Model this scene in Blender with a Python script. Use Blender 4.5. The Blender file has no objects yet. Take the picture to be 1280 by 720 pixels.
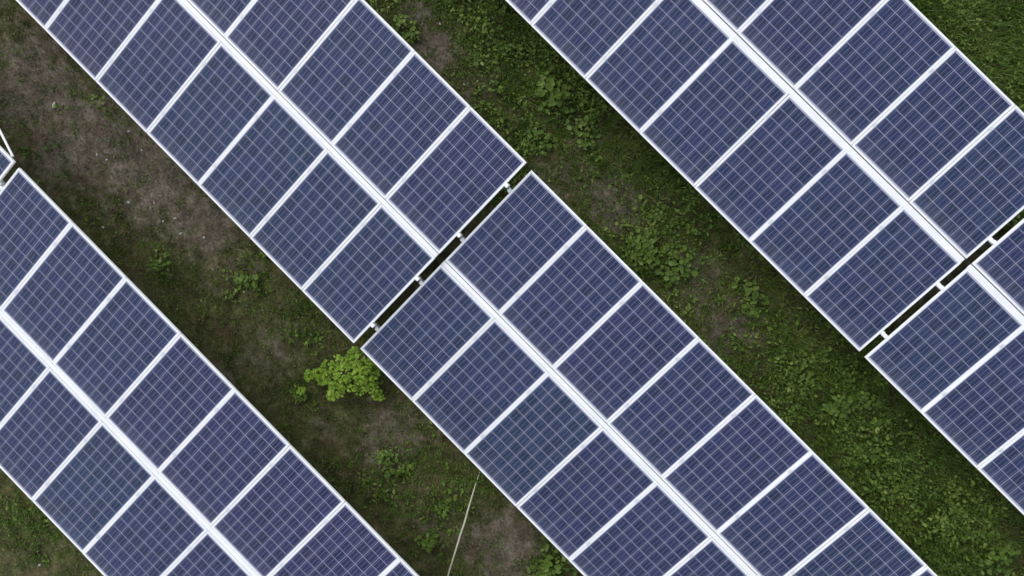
import bpy, bmesh, math, random
import numpy as np
from mathutils import Matrix, Vector

random.seed(7)
RNG = np.random.default_rng(7)
scene = bpy.context.scene
COL = scene.collection

# ------------------------------------------------------------------ camera
RIGHT = np.array([0.70495, 0.70733, -0.05212])
UPV = np.array([-0.70877, 0.70527, -0.01511])
BACK = np.array([0.02607, 0.04759, 0.99853])
LOC = np.array([1.2602, 2.5515, 11.5619])
cam = bpy.data.cameras.new("camera")
cam.sensor_width = 36.0
cam.lens = 28.125
cam.clip_end = 3000
camo = bpy.data.objects.new("camera", cam)
COL.objects.link(camo)
camo.matrix_world = Matrix(((RIGHT[0], UPV[0], BACK[0], LOC[0]),
                            (RIGHT[1], UPV[1], BACK[1], LOC[1]),
                            (RIGHT[2], UPV[2], BACK[2], LOC[2]), (0, 0, 0, 1)))
scene.camera = camo

# ------------------------------------------------------------------ light
SUN_EL, SUN_AZ = math.radians(46), math.radians(276)
w = bpy.data.worlds.new("World"); scene.world = w
w.use_nodes = True
nt = w.node_tree; nt.nodes.clear()
out = nt.nodes.new("ShaderNodeOutputWorld")
bg = nt.nodes.new("ShaderNodeBackground")
sky = nt.nodes.new("ShaderNodeTexSky")
sky.sky_type = 'NISHITA'; sky.sun_disc = False
sky.sun_elevation = SUN_EL; sky.sun_rotation = SUN_AZ
sky.air_density = 1.0; sky.dust_density = 1.2; sky.ozone_density = 1.0
hs = nt.nodes.new("ShaderNodeHueSaturation"); hs.inputs['Saturation'].default_value = 0.28
nt.links.new(sky.outputs[0], hs.inputs['Color'])
nt.links.new(hs.outputs[0], bg.inputs[0])
bg.inputs[1].default_value = 0.15
nt.links.new(bg.outputs[0], out.inputs[0])
sl = bpy.data.lights.new("sun", 'SUN'); sl.energy = 0.5; sl.angle = math.radians(30)
sl.color = (1.0, 0.98, 0.95)
so = bpy.data.objects.new("sun", sl); COL.objects.link(so)
sd = Vector((math.sin(SUN_AZ) * math.cos(SUN_EL), math.cos(SUN_AZ) * math.cos(SUN_EL), math.sin(SUN_EL)))
so.rotation_euler = sd.to_track_quat('Z', 'Y').to_euler()
scene.view_settings.view_transform = 'Standard'
scene.view_settings.look = 'None'
scene.view_settings.gamma = 1.0
scene.view_settings.use_curve_mapping = False
scene.view_settings.exposure = 0.76
scene.render.resolution_x = 1024; scene.render.resolution_y = 576


def ground_pt(px, py, z=0.0):
    """Point of the ground below a place noted on the photograph (1280 x 720)."""
    d = RIGHT * (px - 640) / 1000 - UPV * (py - 360) / 1000 - BACK
    return LOC + d * (z - LOC[2]) / d[2]


# ------------------------------------------------------------------ materials
def new_mat(name):
    m = bpy.data.materials.new(name); m.use_nodes = True
    t = m.node_tree; t.nodes.clear()
    o = t.nodes.new("ShaderNodeOutputMaterial"); b = t.nodes.new("ShaderNodeBsdfPrincipled")
    t.links.new(b.outputs[0], o.inputs[0])
    return m, t, b


class N:
    """tiny node-graph helper"""
    def __init__(s, t): s.t = t
    def n(s, kind, **kw):
        x = s.t.nodes.new(kind)
        for k, v in kw.items(): setattr(x, k, v)
        return x
    def put(s, sock, v):
        if hasattr(v, 'is_output'): s.t.links.new(v, sock)
        else: sock.default_value = v
    def math(s, op, a, b=0.0, c=None, clamp=False):
        x = s.n("ShaderNodeMath", operation=op, use_clamp=clamp)
        s.put(x.inputs[0], a); s.put(x.inputs[1], b)
        if c is not None: s.put(x.inputs[2], c)
        return x.outputs[0]
    def mix(s, f, a, b, mode='MIX'):
        x = s.n("ShaderNodeMix", data_type='RGBA', blend_type=mode)
        s.put(x.inputs[0], f); s.put(x.inputs[6], a); s.put(x.inputs[7], b)
        return x.outputs[2]
    def noise(s, vec, scale, detail=3, rough=.55, dim='3D', wv=None):
        x = s.n("ShaderNodeTexNoise", noise_dimensions=dim)
        if vec is not None: s.t.links.new(vec, x.inputs['Vector'])
        if wv is not None: s.put(x.inputs['W'], wv)
        x.inputs['Scale'].default_value = scale; x.inputs['Detail'].default_value = detail
        x.inputs['Roughness'].default_value = rough
        return x.outputs[0]
    def ramp(s, f, stops):
        x = s.n("ShaderNodeValToRGB")
        e = x.color_ramp.elements
        while len(e) < len(stops): e.new(0.5)
        for el, (p, c) in zip(e, stops):
            el.position = p; el.color = (*c, 1) if len(c) == 3 else c
        s.put(x.inputs[0], f)
        return x.outputs[0]
    def mapr(s, v, a, b, c, d):
        x = s.n("ShaderNodeMapRange"); s.put(x.inputs[0], v)
        for i, q in enumerate((a, b, c, d)): x.inputs[i + 1].default_value = q
        return x.outputs[0]


# module sizes (metres)
PITCH = 1.01
MW, ML = 1.005, 1.646          # module width along the row, length up the slope
SEAM = 0.076                    # clear joint between the two tiers
FRW = 0.026                    # visible face of the frame
FRH = 0.038
TAU = math.radians(9.0)
CP = 0.1555                    # cell pitch
H0 = 0.85


def mat_frame():
    m, t, b = new_mat("anodised_aluminium"); g = N(t)
    tc = g.n("ShaderNodeTexCoord"); oi = g.n("ShaderNodeObjectInfo")
    f = g.noise(tc.outputs['Object'], 3.0, 4)
    c = g.mix(g.mapr(f, .35, .7, 0, 1), (.87, .87, .87, 1), (.78, .785, .79, 1))
    g.put(b.inputs['Base Color'], c)
    b.inputs['Metallic'].default_value = 0.05
    b.inputs['Roughness'].default_value = 0.42
    return m


def mat_steel():
    m, t, b = new_mat("galvanised_steel"); g = N(t)
    tc = g.n("ShaderNodeTexCoord")
    f = g.noise(tc.outputs['Object'], 18.0, 3)
    g.put(b.inputs['Base Color'], g.mix(f, (.62, .64, .66, 1), (.74, .75, .77, 1)))
    b.inputs['Metallic'].default_value = 0.35; b.inputs['Roughness'].default_value = 0.45
    return m


def mat_cells():
    m, t, b = new_mat("polycrystalline_cells"); g = N(t)
    uv = g.n("ShaderNodeUVMap"); uv.uv_map = "metres"
    sx = g.n("ShaderNodeSeparateXYZ"); t.links.new(uv.outputs[0], sx.inputs[0])
    u, v = sx.outputs[0], sx.outputs[1]
    oi = g.n("ShaderNodeObjectInfo"); rnd = oi.outputs['Random']
    # cell lattice centred on the laminate
    cu = g.math('ADD', g.math('DIVIDE', u, CP), 3.0)
    cv = g.math('ADD', g.math('DIVIDE', v, CP), 5.0)
    fu, fv = g.math('FRACT', cu), g.math('FRACT', cv)
    du = g.math('MULTIPLY', g.math('SUBTRACT', 0.5, g.math('ABSOLUTE', g.math('SUBTRACT', fu, 0.5))), CP)
    dv = g.math('MULTIPLY', g.math('SUBTRACT', 0.5, g.math('ABSOLUTE', g.math('SUBTRACT', fv, 0.5))), CP)
    gapm = g.math('MAXIMUM', g.math('LESS_THAN', du, 0.0028), g.math('LESS_THAN', dv, 0.0025))
    inside = g.math('MULTIPLY',
                    g.math('MULTIPLY', g.math('GREATER_THAN', cu, 0.0), g.math('LESS_THAN', cu, 6.0)),
                    g.math('MULTIPLY', g.math('GREATER_THAN', cv, 0.0), g.math('LESS_THAN', cv, 10.0)))
    cellm = g.math('MULTIPLY', inside, g.math('SUBTRACT', 1.0, gapm))
    # three busbars running up the module in every cell
    bu = g.math('FRACT', g.math('ADD', g.math('MULTIPLY', fu, 3.0), 0.0))
    db = g.math('MULTIPLY', g.math('ABSOLUTE', g.math('SUBTRACT', bu, 0.5)), CP / 3)
    busm = g.math('MULTIPLY', g.math('LESS_THAN', db, 0.0014), cellm)
    # each cell is cut from its own brick of silicon
    cid = g.n("ShaderNodeCombineXYZ")
    g.put(cid.inputs[0], g.math('FLOOR', cu)); g.put(cid.inputs[1], g.math('FLOOR', cv))
    g.put(cid.inputs[2], g.math('MULTIPLY', rnd, 97.3))
    wn = g.n("ShaderNodeTexWhiteNoise", noise_dimensions='3D'); t.links.new(cid.outputs[0], wn.inputs['Vector'])
    off = g.n("ShaderNodeVectorMath", operation='ADD')
    o2 = g.n("ShaderNodeCombineXYZ"); g.put(o2.inputs[0], g.math('MULTIPLY', rnd, 41.0)); g.put(o2.inputs[1], g.math('MULTIPLY', rnd, 17.0))
    t.links.new(uv.outputs[0], off.inputs[0]); t.links.new(o2.outputs[0], off.inputs[1])
    big = g.noise(off.outputs[0], 1.6, 2)
    loc = g.noise(oi.outputs['Location'], .23, 2)
    hue = g.math('ADD', g.math('ADD', g.math('MULTIPLY', rnd, 0.38), g.mapr(loc, .3, .7, 0, .42)),
                 g.math('ADD', g.math('MULTIPLY', wn.outputs[0], 0.14), g.math('MULTIPLY', big, 0.42)))
    base = g.ramp(g.math('SUBTRACT', hue, 0.08), [(0.08, (.018, .037, .080)), (0.35, (.018, .033, .084)),
                        (0.62, (.019, .029, .085)), (0.95, (.024, .026, .084))])
    vor = g.n("ShaderNodeTexVoronoi"); t.links.new(off.outputs[0], vor.inputs['Vector']); vor.inputs['Scale'].default_value = 70
    sv = g.n("ShaderNodeSeparateColor"); t.links.new(vor.outputs['Color'], sv.inputs[0])
    lum = g.math('ADD', g.mapr(sv.outputs[0], 0, 1, .70, 1.25), g.math('MULTIPLY', g.math('SUBTRACT', wn.outputs[0], .5), .28))
    base = g.mix(1.0, base, g.ramp(g.math('MULTIPLY', lum, .5), [(0, (0, 0, 0)), (1, (2, 2, 2))]), 'MULTIPLY')
    silver = (.36, .37, .43, 1)
    sheet = (.36, .37, .48, 1)
    c = g.mix(cellm, sheet, base)
    c = g.mix(g.math('MULTIPLY', busm, .6), c, silver)
    # a little dust that the rain has moved down the slope
    dst = g.noise(off.outputs[0], 5.0, 5, .65)
    low = g.mapr(v, -.8, -.55, .22, 0.0)
    dust = g.math('MULTIPLY', g.math('ADD', g.mapr(dst, .35, .8, .0, .14), low), 0.45, clamp=True)
    c = g.mix(dust, c, (.26, .26, .27, 1))
    g.put(b.inputs['Base Color'], c)
    g.put(b.inputs['Roughness'], g.mapr(dst, .3, .8, .14, .30))
    b.inputs['IOR'].default_value = 1.36
    return m


def mat_leaf(name, cols, rough=.5, trans=.25, scale=1.2, bump=0):
    m, t, b = new_mat(name); g = N(t)
    geo = g.n("ShaderNodeNewGeometry")
    f = g.noise(geo.outputs['Position'], scale, 3)
    k = g.math('ADD', g.math('MULTIPLY', geo.outputs['Random Per Island'], .55), g.math('MULTIPLY', g.mapr(f, .3, .7, 0, 1), .45))
    n = len(cols)
    c = g.ramp(k, [(i / (n - 1), cc) for i, cc in enumerate(cols)])
    g.put(b.inputs['Base Color'], c)
    b.inputs['Roughness'].default_value = rough
    b.inputs['Specular IOR Level'].default_value = .3
    tr = g.n("ShaderNodeBsdfTranslucent"); t.links.new(c, tr.inputs[0])
    mx = g.n("ShaderNodeMixShader"); mx.inputs[0].default_value = trans
    t.links.new(b.outputs[0], mx.inputs[1]); t.links.new(tr.outputs[0], mx.inputs[2])
    o = [x for x in t.nodes if x.type == 'OUTPUT_MATERIAL'][0]
    t.links.new(mx.outputs[0], o.inputs[0])
    return m


def mat_ground():
    m, t, b = new_mat("soil_and_moss"); g = N(t)
    geo = g.n("ShaderNodeNewGeometry"); P = geo.outputs['Position']
    at = g.n("ShaderNodeAttribute"); at.attribute_name = "bare"
    bare = at.outputs['Fac']
    n1 = g.noise(P, .9, 5, .6); n2 = g.noise(P, 6, 6, .65); n3 = g.noise(P, 30, 6, .75)
    soil = g.ramp(n2, [(.25, (.060, .050, .036)), (.5, (.115, .098, .075)), (.72, (.18, .155, .125)), (.9, (.27, .24, .205))])
    moss = g.ramp(n2, [(.3, (.030, .034, .012)), (.5, (.062, .066, .024)), (.7, (.11, .11, .048))])
    edge = g.math('ADD', bare, g.math('MULTIPLY', g.math('SUBTRACT', n2, .5), 1.1))
    edge = g.math('ADD', edge, g.math('MULTIPLY', g.math('SUBTRACT', n1, .5), .8))
    c = g.mix(g.mapr(edge, .3, .75, 0, 1), moss, soil)
    c = g.mix(1.0, c, g.ramp(n3, [(.3, (.35, .35, .35)), (.5, (1, 1, 1)), (.7, (1.6, 1.55, 1.45))]), 'MULTIPLY')
    mott = g.noise(P, 2.6, 5, .7)
    c = g.mix(1.0, c, g.ramp(mott, [(.34, (.6, .6, .58)), (.5, (1.05, 1.05, 1.05)), (.66, (1.4, 1.4, 1.4))]), 'MULTIPLY')
    red = g.noise(P, 1.7, 3)
    c = g.mix(g.mapr(red, .5, .75, 0, .35), c, (.13, .075, .052, 1))
    g.put(b.inputs['Base Color'], c)
    b.inputs['Roughness'].default_value = .95
    b.inputs['Specular IOR Level'].default_value = .15
    bp = g.n("ShaderNodeBump"); bp.inputs['Strength'].default_value = .6; bp.inputs['Distance'].default_value = .03
    g.put(bp.inputs['Height'], g.math('ADD', n2, g.math('MULTIPLY', n3, .4)))
    t.links.new(bp.outputs[0], b.inputs['Normal'])
    return m


def mat_plain(name, a, bcol, scale=9, rough=.7, metal=0):
    m, t, b = new_mat(name); g = N(t)
    tc = g.n("ShaderNodeTexCoord")
    f = g.noise(tc.outputs['Object'], scale, 4)
    g.put(b.inputs['Base Color'], g.mix(g.mapr(f, .3, .7, 0, 1), (*a, 1), (*bcol, 1)))
    b.inputs['Roughness'].default_value = rough; b.inputs['Metallic'].default_value = metal
    return m


M_FRAME, M_STEEL, M_CELL, M_GROUND = mat_frame(), mat_steel(), mat_cells(), mat_ground()
M_BACK = mat_plain("white_backsheet", (.62, .62, .62), (.7, .7, .7))
M_BLACK = mat_plain("black_plastic", (.02, .02, .02), (.035, .035, .035), rough=.5)
M_STONE = mat_plain("pale_stone", (.33, .31, .28), (.50, .48, .45), 25, .9)
M_CORD = mat_plain("weathered_rope", (.50, .49, .38), (.62, .60, .48), 60, .9)
M_GRASS = mat_leaf("grass_blades", [(.024, .046, .006), (.062, .118, .014), (.115, .19, .026), (.23, .25, .08)], trans=.2)
M_DRY = mat_leaf("dry_litter", [(.06, .045, .022), (.12, .095, .05), (.22, .18, .12)], trans=.05, rough=.9)
M_WEED = mat_leaf("weed_leaves", [(.030, .060, .007), (.070, .130, .014), (.14, .22, .028), (.27, .34, .09)], trans=.2, scale=2)
M_BROAD = mat_leaf("broad_weed_leaves", [(.055, .105, .014), (.11, .185, .024), (.20, .29, .06)], trans=.22, scale=4)
M_SHRUB = mat_leaf("bright_shrub_leaves", [(.09, .18, .012), (.23, .38, .03), (.40, .56, .10)], trans=.3, scale=6)
M_STEM = mat_plain("green_stem", (.06, .07, .02), (.10, .09, .04), 20, .8)


# ------------------------------------------------------------------ mesh helpers
def box(bm, x0, x1, y0, y1, z0, z1):
    vs = [bm.verts.new(p) for p in ((x0, y0, z0), (x1, y0, z0), (x1, y1, z0), (x0, y1, z0),
                                    (x0, y0, z1), (x1, y0, z1), (x1, y1, z1), (x0, y1, z1))]
    for f in ((3, 2, 1, 0), (4, 5, 6, 7), (0, 1, 5, 4), (1, 2, 6, 5), (2, 3, 7, 6), (3, 0, 4, 7)):
        bm.faces.new([vs[i] for i in f])


def to_mesh(name, bm, mat, bevel=0):
    if bevel:
        bmesh.ops.bevel(bm, geom=list(bm.edges), offset=bevel, segments=1, affect='EDGES')
    me = bpy.data.meshes.new(name); bm.to_mesh(me); bm.free()
    me.materials.append(mat)
    return me


def obj(name, me, parent=None, loc=(0, 0, 0), rot=(0, 0, 0)):
    o = bpy.data.objects.new(name, me); COL.objects.link(o)
    o.location = loc; o.rotation_euler = rot
    if parent: o.parent = parent
    return o


def tag(o, label=None, cat=None, group=None, kind=None):
    if label: o['label'] = label
    if cat: o['category'] = cat
    if group: o['group'] = group
    if kind: o['kind'] = kind
    return o


def mesh_np(name, verts, faces_by_n, mat, smooth=False):
    """verts (n,3), list of (m,k) int arrays"""
    me = bpy.data.meshes.new(name)
    loops = np.concatenate([f.ravel() for f in faces_by_n]).astype(np.int32)
    sizes = np.concatenate([np.full(len(f), f.shape[1], np.int32) for f in faces_by_n])
    starts = np.concatenate([[0], np.cumsum(sizes)[:-1]]).astype(np.int32)
    me.vertices.add(len(verts)); me.vertices.foreach_set("co", np.asarray(verts, np.float32).ravel())
    me.loops.add(len(loops)); me.loops.foreach_set("vertex_index", loops)
    me.polygons.add(len(sizes)); me.polygons.foreach_set("loop_start", starts)
    me.update(calc_edges=True)
    me.materials.append(mat)
    if smooth: me.polygons.foreach_set("use_smooth", np.ones(len(sizes), bool))
    return me


def tube(bm, pts, radii, seg=8):
    rings = []
    for i, p in enumerate(pts):
        p = Vector(p)
        a = Vector(pts[max(i - 1, 0)]); c = Vector(pts[min(i + 1, len(pts) - 1)])
        d = (c - a).normalized()
        s = d.cross(Vector((0, 0, 1)))
        if s.length < 1e-3: s = Vector((1, 0, 0))
        s.normalize(); n = s.cross(d)
        rings.append([bm.verts.new(p + (s * math.cos(k * 2 * math.pi / seg) + n * math.sin(k * 2 * math.pi / seg)) * radii[i]) for k in range(seg)])
    for a, c in zip(rings[:-1], rings[1:]):
        for k in range(seg): bm.faces.new((a[k], a[(k + 1) % seg], c[(k + 1) % seg], c[k]))
    bm.faces.new(rings[0][::-1]); bm.faces.new(rings[-1])


# ------------------------------------------------------------------ noise and places on the ground
_T = RNG.random((64, 64))
def vnoise(x, y):
    xi, yi = np.floor(x).astype(int), np.floor(y).astype(int)
    fx, fy = x - xi, y - yi
    fx = fx * fx * (3 - 2 * fx); fy = fy * fy * (3 - 2 * fy)
    a = _T[xi % 64, yi % 64]; b = _T[(xi + 1) % 64, yi % 64]; c = _T[xi % 64, (yi + 1) % 64]; d = _T[(xi + 1) % 64, (yi + 1) % 64]
    return (a * (1 - fx) + b * fx) * (1 - fy) + (c * (1 - fx) + d * fx) * fy
def fbm(x, y, o=4):
    s = 0; a = .5; t = 0
    for k in range(o):
        s = s + a * vnoise(x * 2 ** k + 7.3 * k, y * 2 ** k + 3.1 * k); t += a; a *= .5
    return s / t

BARE = [(45, 100, 75, 1.0), (100, 170, 70, 1.0), (20, 40, 60, .5), (190, 215, 75, .95), (250, 275, 60, .85), (150, 130, 50, .7),
        (540, 60, 34, 1.), (520, 25, 26, .9), (600, 110, 30, .6), (770, 250, 42, .9), (690, 225, 36, .6), (725, 240, 36, .5),
        (868, 350, 44, .75), (905, 405, 46, .7), (1060, 590, 50, .35), (630, 690, 55, .8), (575, 505, 50, .45), (485, 545, 55, .6),
        (330, 440, 60, .5), (300, 290, 40, .45), (440, 600, 30, .3), (640, 650, 40, .45), (730, 190, 30, .5), (220, 330, 40, .3), (300, 330, 60, .45), (360, 400, 50, .4), (400, 540, 40, .4), (540, 640, 45, .4), (270, 360, 45, .4), (110, 30, 20, .3)]
GREEN = [(690, 115, 48, .8), (720, 175, 40, .7), (610, 45, 55, .6), (680, 60, 55, .7), (570, 20, 40, .5), (800, 320, 42, .8),
         (842, 330, 36, .7), (900, 330, 50, .6), (930, 380, 50, .8), (1000, 460, 60, .9), (1060, 480, 55, .9), (1060, 540, 60, .7), (1110, 590, 70, .8),
         (1200, 680, 70, 1.), (1240, 640, 50, .7), (970, 420, 40, .6), (1190, 30, 60, .9), (1250, 70, 60, .9), (760, 160, 40, .6), (830, 240, 50, .5),
         (310, 335, 34, .5), (200, 330, 30, .4), (370, 400, 50, .5), (690, 710, 28, 1.), (380, 490, 24, .5), (490, 590, 50, .45),
         (560, 620, 50, .5), (540, 560, 40, .4), (40, 660, 50, .4), (90, 110, 30, .25), (130, 120, 26, .35), (330, 370, 40, .4), (600, 610, 36, .5)]
def blobs(lst):
    r = []
    for px, py, rad, a in lst:
        p = ground_pt(px, py); r.append((p[0], p[1], rad / 88.0, a))
    return r
BARE_W, GREEN_W = blobs(BARE), blobs(GREEN)
def field(bl, x, y):
    s = np.zeros_like(x)
    for bx, by, r, a in bl:
        s = np.maximum(s, a * np.exp(-((x - bx) ** 2 + (y - by) ** 2) / (1.3 * r * r)))
    return s
def bareness(x, y): return np.clip(field(BARE_W, x, y), 0, 1)
def greenness(x, y):
    # the aisles to the upper right of the field are greener than the one to the left
    rowpos = y                                             # y grows up the slope
    base = np.where(rowpos > 2.2, .54, .15) + np.where(rowpos > 7.5, .3, 0)
    g = np.maximum(base, field(GREEN_W, x, y)) + .5 * (fbm(x * .9, y * .9) - .5)
    return np.clip(g * (1 - .8 * bareness(x, y)), 0, 1.2)
def under_table(x, y):
    """0 in the open aisle, 1 deep in the shade below the tables (nothing grows there)"""
    s = np.zeros_like(x)
    for y0 in (0.0, 4.672, -4.693):
        d = np.minimum(y - (y0 + .35), (y0 + 3.30 - .35) - y)
        s = np.maximum(s, np.clip(d / .5, 0, 1))
    return s
def gz(x, y):
    return .07 * (fbm(x * .45 + 11, y * .45 + 5, 3) - .5) + .05 * (fbm(x * 2.3, y * 2.3, 3) - .5)


# ------------------------------------------------------------------ ground
def axis(c0, c1, step):
    core = np.arange(c0, c1 + 1e-6, step)
    ext = [step]
    while sum(ext) < 900: ext.append(ext[-1] * 1.35)
    e = np.cumsum(ext)
    return np.concatenate([c0 - e[::-1], core, c1 + e])
gx, gy = axis(-9.5, 11.5, .07), axis(-8.5, 12.0, .07)
X, Y = np.meshgrid(gx, gy, indexing='ij')
fade = np.clip((60 - np.hypot(X, Y)) / 30, 0, 1)
Z = gz(X, Y) * fade + .035 * (fbm(X * 7, Y * 7, 2) - .5) * fade
V = np.stack([X, Y, Z], -1).reshape(-1, 3)
nx, ny = len(gx), len(gy)
I = np.arange(nx * ny).reshape(nx, ny)
F = np.stack([I[:-1, :-1], I[1:, :-1], I[1:, 1:], I[:-1, 1:]], -1).reshape(-1, 4)
me = mesh_np("ground", V, [F], M_GROUND, True)
att = me.attributes.new("bare", 'FLOAT', 'POINT')
far = np.hypot(X, Y) > 16
bb = np.where(far, fbm(X * .4, Y * .4), np.clip(bareness(X, Y) + .45 * under_table(X, Y), 0, 1))
att.data.foreach_set("value", bb.ravel().astype(np.float32))
tag(obj("ground", me), kind='structure')


# ------------------------------------------------------------------ solar tables
NCOL = 10
ct, st = math.cos(TAU), math.sin(TAU)
def slope(x, v, n=0.0):
    """point on the tilted plane of a table, n metres above the lower face of the module frames"""
    return (x, v * ct - n * st, H0 + v * st + n * ct)

# laminate: glass sheet with the cells printed by the material, uv in metres
bm = bmesh.new()
a, c = MW / 2 - FRW, ML / 2 - FRW
top = [bm.verts.new(p) for p in ((-a, -c, .034), (a, -c, .034), (a, c, .034), (-a, c, .034))]
bot = [bm.verts.new((v.co.x, v.co.y, .028)) for v in top]
ft = bm.faces.new(top); fb = bm.faces.new(bot[::-1]); fb.material_index = 1
uvl = bm.loops.layers.uv.new("metres")
for f in bm.faces:
    for l in f.loops: l[uvl].uv = (l.vert.co.x, l.vert.co.y)
ME_LAM = to_mesh("solar_panel", bm, M_CELL); ME_LAM.materials.append(M_BACK)
# frame: four mitred bars
bm = bmesh.new()
def frame_ring(bm, w, l, fw, z0, z1):
    o = [(-w / 2, -l / 2), (w / 2, -l / 2), (w / 2, l / 2), (-w / 2, l / 2)]
    i = [(-w / 2 + fw, -l / 2 + fw), (w / 2 - fw, -l / 2 + fw), (w / 2 - fw, l / 2 - fw), (-w / 2 + fw, l / 2 - fw)]
    vo0 = [bm.verts.new((*p, z0)) for p in o]; vi0 = [bm.verts.new((*p, z0)) for p in i]
    vo1 = [bm.verts.new((*p, z1)) for p in o]; vi1 = [bm.verts.new((*p, z1)) for p in i]
    for k in range(4):
        j = (k + 1) % 4
        bm.faces.new((vo1[k], vo1[j], vi1[j], vi1[k])); bm.faces.new((vo0[j], vo0[k], vi0[k], vi0[j]))
        bm.faces.new((vo0[k], vo0[j], vo1[j], vo1[k])); bm.faces.new((vi0[j], vi0[k], vi1[k], vi1[j]))
frame_ring(bm, MW, ML, FRW, 0, FRH)
ME_FR = to_mesh("panel_frame", bm, M_FRAME, .0025)
bm = bmesh.new(); box(bm, -.06, .06, -.05, .05, .002, .026); ME_JB = to_mesh("junction_box", bm, M_BLACK, .004)
# purlins, rafters, posts
XL = NCOL * PITCH
bm = bmesh.new(); box(bm, -.055, XL + .040, -.026, .026, -.062, -.004); ME_PUR = to_mesh("purlin", bm, M_STEEL, .003)
bm = bmesh.new(); box(bm, 0.0, XL - .006, -.031, .031, -.004, .027); ME_COVER = to_mesh("joint_rail", bm, M_FRAME, .003)
bm = bmesh.new(); box(bm, -.03, .03, .15, 3.2, -.150, -.066); ME_RAF = to_mesh("rafter", bm, M_STEEL, .003)
bm = bmesh.new(); box(bm, -.020, .020, -.026, .026, -.003, FRH + .003); ME_CLAMP = to_mesh("end_clamp", bm, M_FRAME, .003)
bm = bmesh.new(); box(bm, -.019, .019, -.03, .03, FRH + .0015, FRH + .006); box(bm, -.006, .006, -.006, .006, FRH + .005, FRH + .012)
ME_MID = to_mesh("mid_clamp", bm, M_STEEL)
def post_mesh(h):
    bm = bmesh.new(); box(bm, -.04, .04, -.04, .04, -.45, h); return to_mesh("post", bm, M_STEEL, .004)
PV = (.37, 1.27, ML + SEAM + .36, ML + SEAM + 1.26)     # purlin places up the slope
ME_POST = [post_mesh(H0 + vv * st - .155) for vv in (.75, 2.65)]


def build_table(name):
    root = bpy.data.objects.new(name, None); COL.objects.link(root); root.empty_display_size = .3
    rot = (TAU, 0, 0)
    for v0 in (0.0, ML + SEAM):
        for i in range(NCOL):
            q = slope((i + .5) * PITCH, v0 + ML / 2)
            p = obj("solar_panel", ME_LAM, root, q, rot)
            obj("panel_frame", ME_FR, p)
            obj("junction_box", ME_JB, p, (0, ML / 2 - .2, 0))
    for vv in PV:
        obj("purlin", ME_PUR, root, slope(0, vv), rot)
        for xe in (-.018, XL + .018):
            obj("end_clamp", ME_CLAMP, root, slope(xe, vv), rot)
        for i in range(1, NCOL):
            obj("mid_clamp", ME_MID, root, slope(i * PITCH, vv), rot)
    obj("joint_rail", ME_COVER, root, slope(0, ML + SEAM / 2 - .005), rot)
    for x in (1.0, 3.7, 6.4, 9.1):
        obj("rafter", ME_RAF, root, slope(x, 0), rot)
        for me_, vv in zip(ME_POST, (.75, 2.65)):
            obj("post", me_, root, (x, vv * ct, 0))
    return root


def copy_tree(o, parent=None):
    c = o.copy(); COL.objects.link(c)
    if parent: c.parent = parent
    for ch in o.children: copy_tree(ch, c)
    return c

# place of each table's lower left corner (metres) and the small warp of hand built rows
HG = (PITCH - MW) / 2
TABLES = [
    ((-XL, 0, 0), "blue panel table in the middle row, its end above the bright green shrub"),
    ((.094, -.016, -.121), "blue panel table below the middle row gap, between bright green shrub and pale rope"),
    ((4.76 - XL, 4.672, .08), "blue panel table right of the weedy aisle, above the narrow gap at the right edge"),
    ((4.834, 4.656, .137), "blue panel table at the right edge, below the narrow gap in its row"),
    ((-4.635, -4.693, .092), "blue panel table at lower left, beyond the stony brown aisle"),
    ((-4.635 - .085 - XL, -4.675, .10), "blue panel table barely in view at left edge, loose brace at its corner"),
]
GRP = "tilted tables of blue solar panels in parallel rows"
proto = build_table("solar_table")
tables = []
for i, (pos, lab) in enumerate(TABLES):
    t_ = proto if i == 0 else copy_tree(proto)
    t_.location = pos
    tag(t_, lab, "solar panels", GRP)
    tables.append(t_)
# every panel sits a hair differently on its rails
for o in list(COL.objects):
    if o.name.startswith("solar_panel"):
        o.rotation_euler = (TAU + random.gauss(0, .0012), random.gauss(0, .0012), random.gauss(0, .0009))
        o.location.x += random.gauss(0, .0012)
# loose diagonal brace at the corner of the far left table
bm = bmesh.new()
e = tables[5].location
P0 = np.array([XL - .09, slope(0, 2 * ML + SEAM + .012)[1], slope(0, 2 * ML + SEAM)[2] - .01])
P1 = P0 + np.array([-.62, .13, -.12])
tube(bm, [P0, P0 * .5 + P1 * .5, P1], [.016, .016, .016], 8)
obj("loose_brace", to_mesh("loose_brace", bm, M_FRAME), tables[5])


# ------------------------------------------------------------------ vegetation
def leaves(pos, yaw, pitch, ln, wd, fold=.25, droop=.25):
    """broad leaves: two quads folded along the midrib; returns verts and quads"""
    n = len(pos)
    d = np.stack([np.cos(yaw) * np.cos(pitch), np.sin(yaw) * np.cos(pitch), np.sin(pitch)], 1)
    s = np.stack([-np.sin(yaw), np.cos(yaw), np.zeros(n)], 1)
    u = np.cross(d, s)
    L, W = ln[:, None], wd[:, None]
    z = np.array([0, 0, 1.0])
    def P(a, b, up, dr): return pos + d * L * a + s * W * b + u * W * up - z * L * dr
    v = np.stack([P(0, 0, 0, 0), P(.30, .5, fold * .5, droop * .15), P(.72, .42, fold * .5, droop * .55), P(1, 0, 0, droop),
                  P(.72, -.42, fold * .5, droop * .55), P(.30, -.5, fold * .5, droop * .15)], 1)
    k = np.arange(n)[:, None] * 6
    q = np.concatenate([k + np.array([[0, 3, 2, 1]]), k + np.array([[0, 5, 4, 3]])])
    return v.reshape(-1, 3), q


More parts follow.
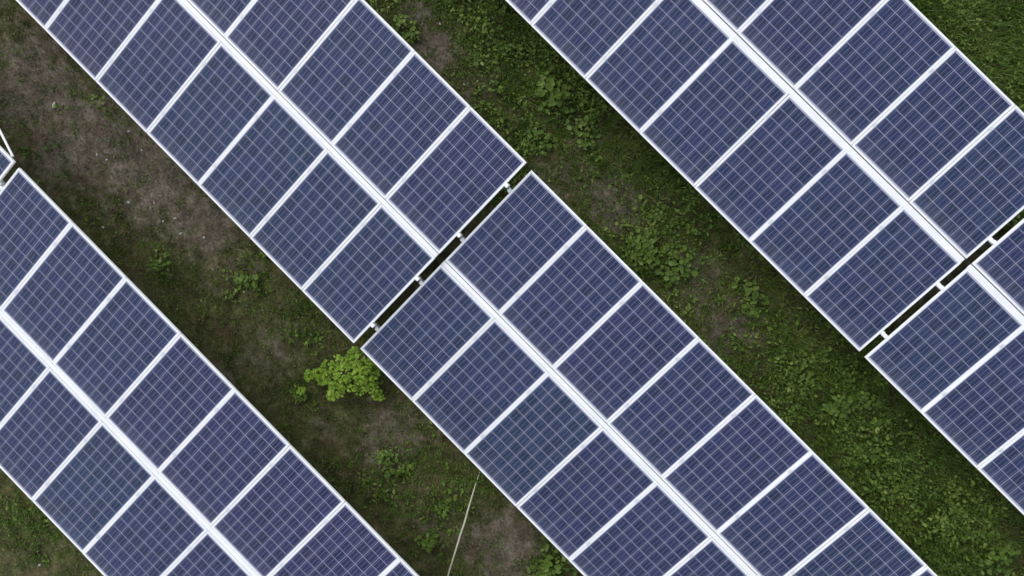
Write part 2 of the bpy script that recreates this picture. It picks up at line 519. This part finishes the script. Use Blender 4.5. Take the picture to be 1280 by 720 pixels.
def blades(pos, yaw, lean, ln, wd):
    n = len(pos)
    d = np.stack([np.cos(yaw), np.sin(yaw), np.zeros(n)], 1); s = np.stack([-np.sin(yaw), np.cos(yaw), np.zeros(n)], 1)
    z = np.array([0, 0, 1.0])[None]
    L, W = ln[:, None], wd[:, None] * .5; le = lean[:, None]
    m1 = pos + L * (.45 * np.sin(le * .6) * d + .45 * np.cos(le * .6) * z)
    tp = m1 + L * (.55 * np.sin(le * 1.25) * d + .55 * np.cos(le * 1.25) * z)
    v = np.stack([pos - s * W, pos + s * W, m1 + s * W * .8, m1 - s * W * .8, tp], 1)
    k = np.arange(n)[:, None] * 5
    return v.reshape(-1, 3), k + np.array([[0, 1, 2, 3]]), k + np.array([[3, 2, 4]])


def scatter(n, dens):
    x = RNG.uniform(-9.0, 11.0, n); y = RNG.uniform(-8.0, 11.5, n)
    a_ = (x - 1.0) * .7071 + (y - 2.0) * -.7071       # keep what lies within about 2 m of the aisles in view
    b_ = (x - 1.0) * .7071 + (y - 2.0) * .7071
    k = (np.abs(b_) < 9.6) & (np.abs(a_) < 6.6)
    x, y = x[k], y[k]
    d = dens(x, y) * (1 - under_table(x, y))
    k = RNG.random(len(x)) < d
    return x[k], y[k], d[k]

# grass: tufts of blades
x, y, d = scatter(130000, lambda x, y: .06 + .9 * greenness(x, y))
nb = RNG.integers(5, 15, len(x))
idx = np.repeat(np.arange(len(x)), nb); n = len(idx)
r = np.abs(RNG.normal(0, .035, n)); a = RNG.uniform(0, 2 * np.pi, n)
bx, by = x[idx] + r * np.cos(a), y[idx] + r * np.sin(a)
tl = (RNG.uniform(.06, .17, len(x)) * (.5 + 1.5 * d))[idx] * RNG.uniform(.6, 1.2, n)
v, q, t3 = blades(np.stack([bx, by, gz(bx, by) - .01], 1), a + RNG.normal(0, .6, n), RNG.uniform(.3, 1.25, n), tl, RNG.uniform(.006, .014, n))
tag(obj("grass", mesh_np("grass", v, [q, t3], M_GRASS)), "short green grass growing in the aisles between the panel rows", "grass", kind='stuff')

# low weeds: small leaves in mats
x, y, d = scatter(120000, lambda x, y: np.clip(greenness(x, y) * 1.35 - .12, 0, 1) * np.clip(fbm(x * 1.7 + 3, y * 1.7) * 2.4 - .45, 0, 1) * np.where(y > 8, .4, 1))
nb = RNG.integers(5, 13, len(x)); idx = np.repeat(np.arange(len(x)), nb); n = len(idx)
r = np.abs(RNG.normal(0, .055, n)); a = RNG.uniform(0, 2 * np.pi, n)
bx, by = x[idx] + r * np.cos(a), y[idx] + r * np.sin(a)
sz = (.015 + .062 * RNG.uniform(0, 1, len(x)) ** 2.6)[idx] * RNG.uniform(.6, 1.3, n)
bz = gz(bx, by) + RNG.uniform(.01, .17, n) * (.3 + 1.4 * d[idx])
v, q = leaves(np.stack([bx, by, bz], 1), a + RNG.normal(0, .5, n), RNG.uniform(-.5, .8, n), sz, sz * RNG.uniform(.28, .7, n))
tag(obj("ground_weeds", mesh_np("ground_weeds", v, [q], M_WEED)), "low mats of small leaved weeds covering the soil between rows", "weeds", kind='stuff')

# dead leaves and straw
x, y, d = scatter(150000, lambda x, y: .30 + .5 * bareness(x, y))
n = len(x); sz = RNG.uniform(.015, .05, n)
v, q = leaves(np.stack([x, y, gz(x, y) + RNG.uniform(.008, .035, n)], 1), RNG.uniform(0, 6.28, n), RNG.uniform(-.3, .3, n), sz, sz * RNG.uniform(.12, .6, n), .3, .1)
x, y, d = scatter(9000, lambda x, y: .25 + .4 * bareness(x, y))
n = len(x); sz = RNG.uniform(.05, .20, n)
v2, q2 = leaves(np.stack([x, y, gz(x, y) + RNG.uniform(.01, .07, n)], 1), RNG.uniform(0, 6.28, n), RNG.uniform(-.15, .3, n), sz, RNG.uniform(.006, .013, n), .3, .12)
q = np.concatenate([q, q2 + len(v)]); v = np.concatenate([v, v2])
tag(obj("leaf_litter", mesh_np("leaf_litter", v, [q], M_DRY)), "dead leaves and straw lying on the bare soil", "leaf litter", kind='stuff')


def plant_mesh(name, seed, lobes, leaf, mat, ratio=.65, per=26):
    """leafy shoots: every lobe (x, y, z, radius) is a shoot from the base carrying a loose head of leaves"""
    g = np.random.default_rng(seed)
    P, YA, PI_, S = [], [], [], []
    bm = bmesh.new()
    for (lx, ly, lz, lr) in lobes:
        tube(bm, [(lx * .25, ly * .25, -.03), (lx * .6, ly * .6, lz * .6), (lx, ly, lz)], [.008, .006, .003], 5)
        n = max(5, int(per * g.uniform(.7, 1.3)))
        d = g.normal(0, 1, (n, 3)); d /= np.linalg.norm(d, axis=1)[:, None]
        rr = lr * g.uniform(.15, 1, n) ** .6
        P.append(np.array([lx, ly, lz]) + d * rr[:, None] * np.array([1, 1, .7]))
        YA.append(np.arctan2(d[:, 1], d[:, 0]) + g.normal(0, .7, n))
        PI_.append(g.uniform(-.35, .5, n)); S.append(leaf * g.uniform(.35, 1.4, n))
    P = np.concatenate(P); S = np.concatenate(S)
    v, q = leaves(P, np.concatenate(YA), np.concatenate(PI_), S, S * ratio * g.uniform(.8, 1.2, len(S)), .22, .3)
    return mesh_np(name, v, [q], mat), to_mesh("stem", bm, M_STEM)


def plant(name, px, py, label, cat, group, seed, lobes, leaf, mat, ratio=.65, per=26):
    p = ground_pt(px, py)
    root = bpy.data.objects.new(name, None); COL.objects.link(root); root.empty_display_size = .1
    root.location = (p[0], p[1], float(gz(np.array([p[0]]), np.array([p[1]]))[0]))
    fo, stm = plant_mesh("foliage", seed, lobes, leaf, mat, ratio, per)
    obj("foliage", fo, root); obj("stem", stm, root)
    return tag(root, label, cat, group)

SHRUB = [(386, 469, .26, .06), (398, 466, .34, .08), (410, 459, .42, .10), (425, 453, .46, .10), (441, 449, .48, .10), (456, 456, .42, .10),
         (430, 466, .54, .12), (447, 468, .50, .12), (414, 474, .42, .11), (461, 471, .40, .10), (420, 488, .34, .09), (434, 481, .44, .11),
         (450, 484, .38, .10), (414, 494, .24, .06), (465, 484, .32, .08), (472, 495, .26, .07), (376, 488, .12, .04),
         (403, 475, .30, .07), (468, 462, .30, .07), (444, 441, .34, .06)]
bp_ = ground_pt(433, 470)
plant("shrub", 433, 470, "bright yellow green leafy shrub at the corner of two panel tables", "shrub", None, 5,
      [tuple(ground_pt(a_, b_, z_)[:2] - bp_[:2]) + (z_, r_) for a_, b_, z_, r_ in SHRUB], .044, M_SHRUB, .75, 80)

WEEDS = [
    (690, 118, .24, "pale green leafy weed nearest the top in the central aisle", 11),
    (672, 178, .13, "small light green weed beside the panel corner at the row gap", 12),
    (727, 165, .16, "green weed on the right half of the central aisle near the dark panel edge", 13),
    (806, 312, .18, "spreading light green weed halfway down the central aisle", 14),
    (846, 334, .20, "darker wide weed to the right of the spreading light one", 15),
    (505, 38, .14, "lone yellow green weed on bare soil against the panel edge at top", 16),
    (1044, 508, .18, "pale tall weed among dark green growth below the aisle middle", 17),
    (1000, 470, .15, "leafy weed left of the pale tall weed", 18),
    (1083, 498, .14, "leafy weed by the right table's lower corner", 19),
    (1076, 566, .13, "pale weed standing alone in the lower central aisle", 20),
    (1235, 690, .24, "big green weed at the lower right corner", 21),
    (692, 712, .26, "bright green weed peeking out below the middle panel table at bottom", 22),
    (374, 490, .07, "pale weed just left of the bright shrub", 23),
    (208, 330, .12, "light weed beside the lower left table's upper edge", 24),
    (312, 352, .12, "small weed in the stony left aisle", 25),
    (484, 574, .12, "yellowish weed below the bright shrub", 26),
    (540, 676, .13, "small green weed left of the pale rope", 27),
    (935, 372, .15, "dense green weed along the right table edge at mid height", 28),
    (1125, 600, .15, "green weed in the dense growth under the lower right table", 29),
    (1180, 640, .18, "rounded weed uphill from the big corner weed", 30),
]
for px, py, rr, lab, sd_ in WEEDS:
    g_ = np.random.default_rng(sd_)
    lob = []
    for k in range(int(5 + rr * 38)):
        az_, ro = g_.uniform(0, 6.28), rr * 1.35 * g_.uniform(.05, 1) ** .8
        lob.append((math.cos(az_) * ro * 1.15, math.sin(az_) * ro * .8, g_.uniform(.05, .09) + (rr * 1.5 - ro) * g_.uniform(.2, .9), .035 + .25 * rr * g_.uniform(.4, 1)))
    plant("weed_plant", px, py, lab, "weed", "leafy weeds growing in the aisles", sd_, lob, .04 + rr * .17, M_BROAD, g_.uniform(.5, .8), 9)

# pale stones lying on the brown soil
STONES = [(68, 132, .055, "largest pale stone on the brown soil at upper left"),
          (163, 165, .035, "flat whitish stone beside the upper left table edge"),
          (122, 194, .030, "pale pebble in the middle of the bare brown patch"),
          (134, 200, .024, "tiny white pebble next to the pebble in the bare brown patch"),
          (178, 188, .022, "white pebble under the panel edge at upper left"),
          (161, 253, .035, "whitish stone in the left aisle near the lower left table"),
          (194, 254, .026, "small pale stone between two whitish ones in the left aisle"),
          (202, 245, .020, "tiny pale stone highest in the left aisle scatter"),
          (205, 277, .028, "pale stone in the centre of the left aisle"),
          (220, 273, .024, "pale pebble right of the left aisle's centre stone"),
          (227, 292, .030, "elongated pale stone in the left aisle"),
          (256, 297, .026, "pale stone near the middle table's lower edge"),
          (129, 284, .022, "pale pebble beside the lower left table's upper edge"),
          (550, 30, .024, "white pebble on the bare strip at the top"),
          (580, 106, .028, "pale stone on bare soil near the upper panel edge"),
          (671, 193, .022, "white pebble near the small light green weed"),
          (805, 293, .022, "white pebble above the spreading weed"),
          (50, 706, .030, "pale stone at the lower left corner")]
for px, py, rr, lab in STONES:
    bm = bmesh.new(); bmesh.ops.create_icosphere(bm, subdivisions=2, radius=rr * .82)
    sx_, sy_ = random.uniform(.8, 1.4), random.uniform(.55, .9)
    for v_ in bm.verts:
        k_ = 1 + .22 * (float(fbm(np.array([v_.co.x * 30 + px]), np.array([v_.co.y * 30 + v_.co.z * 19 + py]))[0]) - .5) * 2
        v_.co = Vector((v_.co.x * sx_ * k_, v_.co.y * sy_ * k_, v_.co.z * .5 * k_))
    p = ground_pt(px, py)
    o = obj("stone", to_mesh("stone", bm, M_STONE), None, (p[0], p[1], float(gz(np.array([p[0]]), np.array([p[1]]))[0]) + rr * .28), (0, 0, random.uniform(0, 3)))
    tag(o, lab, "stone", "pale stones on the soil")

# pale rope lying through the grass
pts = []
K = [(600, 590), (596, 601), (591, 617), (586, 634), (581, 652), (575, 670), (569, 690), (562, 712), (556, 735)]
for k, (px, py) in enumerate(K):
    p = ground_pt(px, py, .09)
    pts.append((p[0], p[1], .085 + .012 * math.sin(k * 1.3) + (.05 if 2 < k < 7 else 0)))
bm = bmesh.new(); tube(bm, pts, [.005, .007, .010, .012, .013, .013, .012, .011, .011], 8)
tag(obj("rope", to_mesh("rope", bm, M_CORD)), "thin pale rope stretched across the grass below the middle table", "rope")
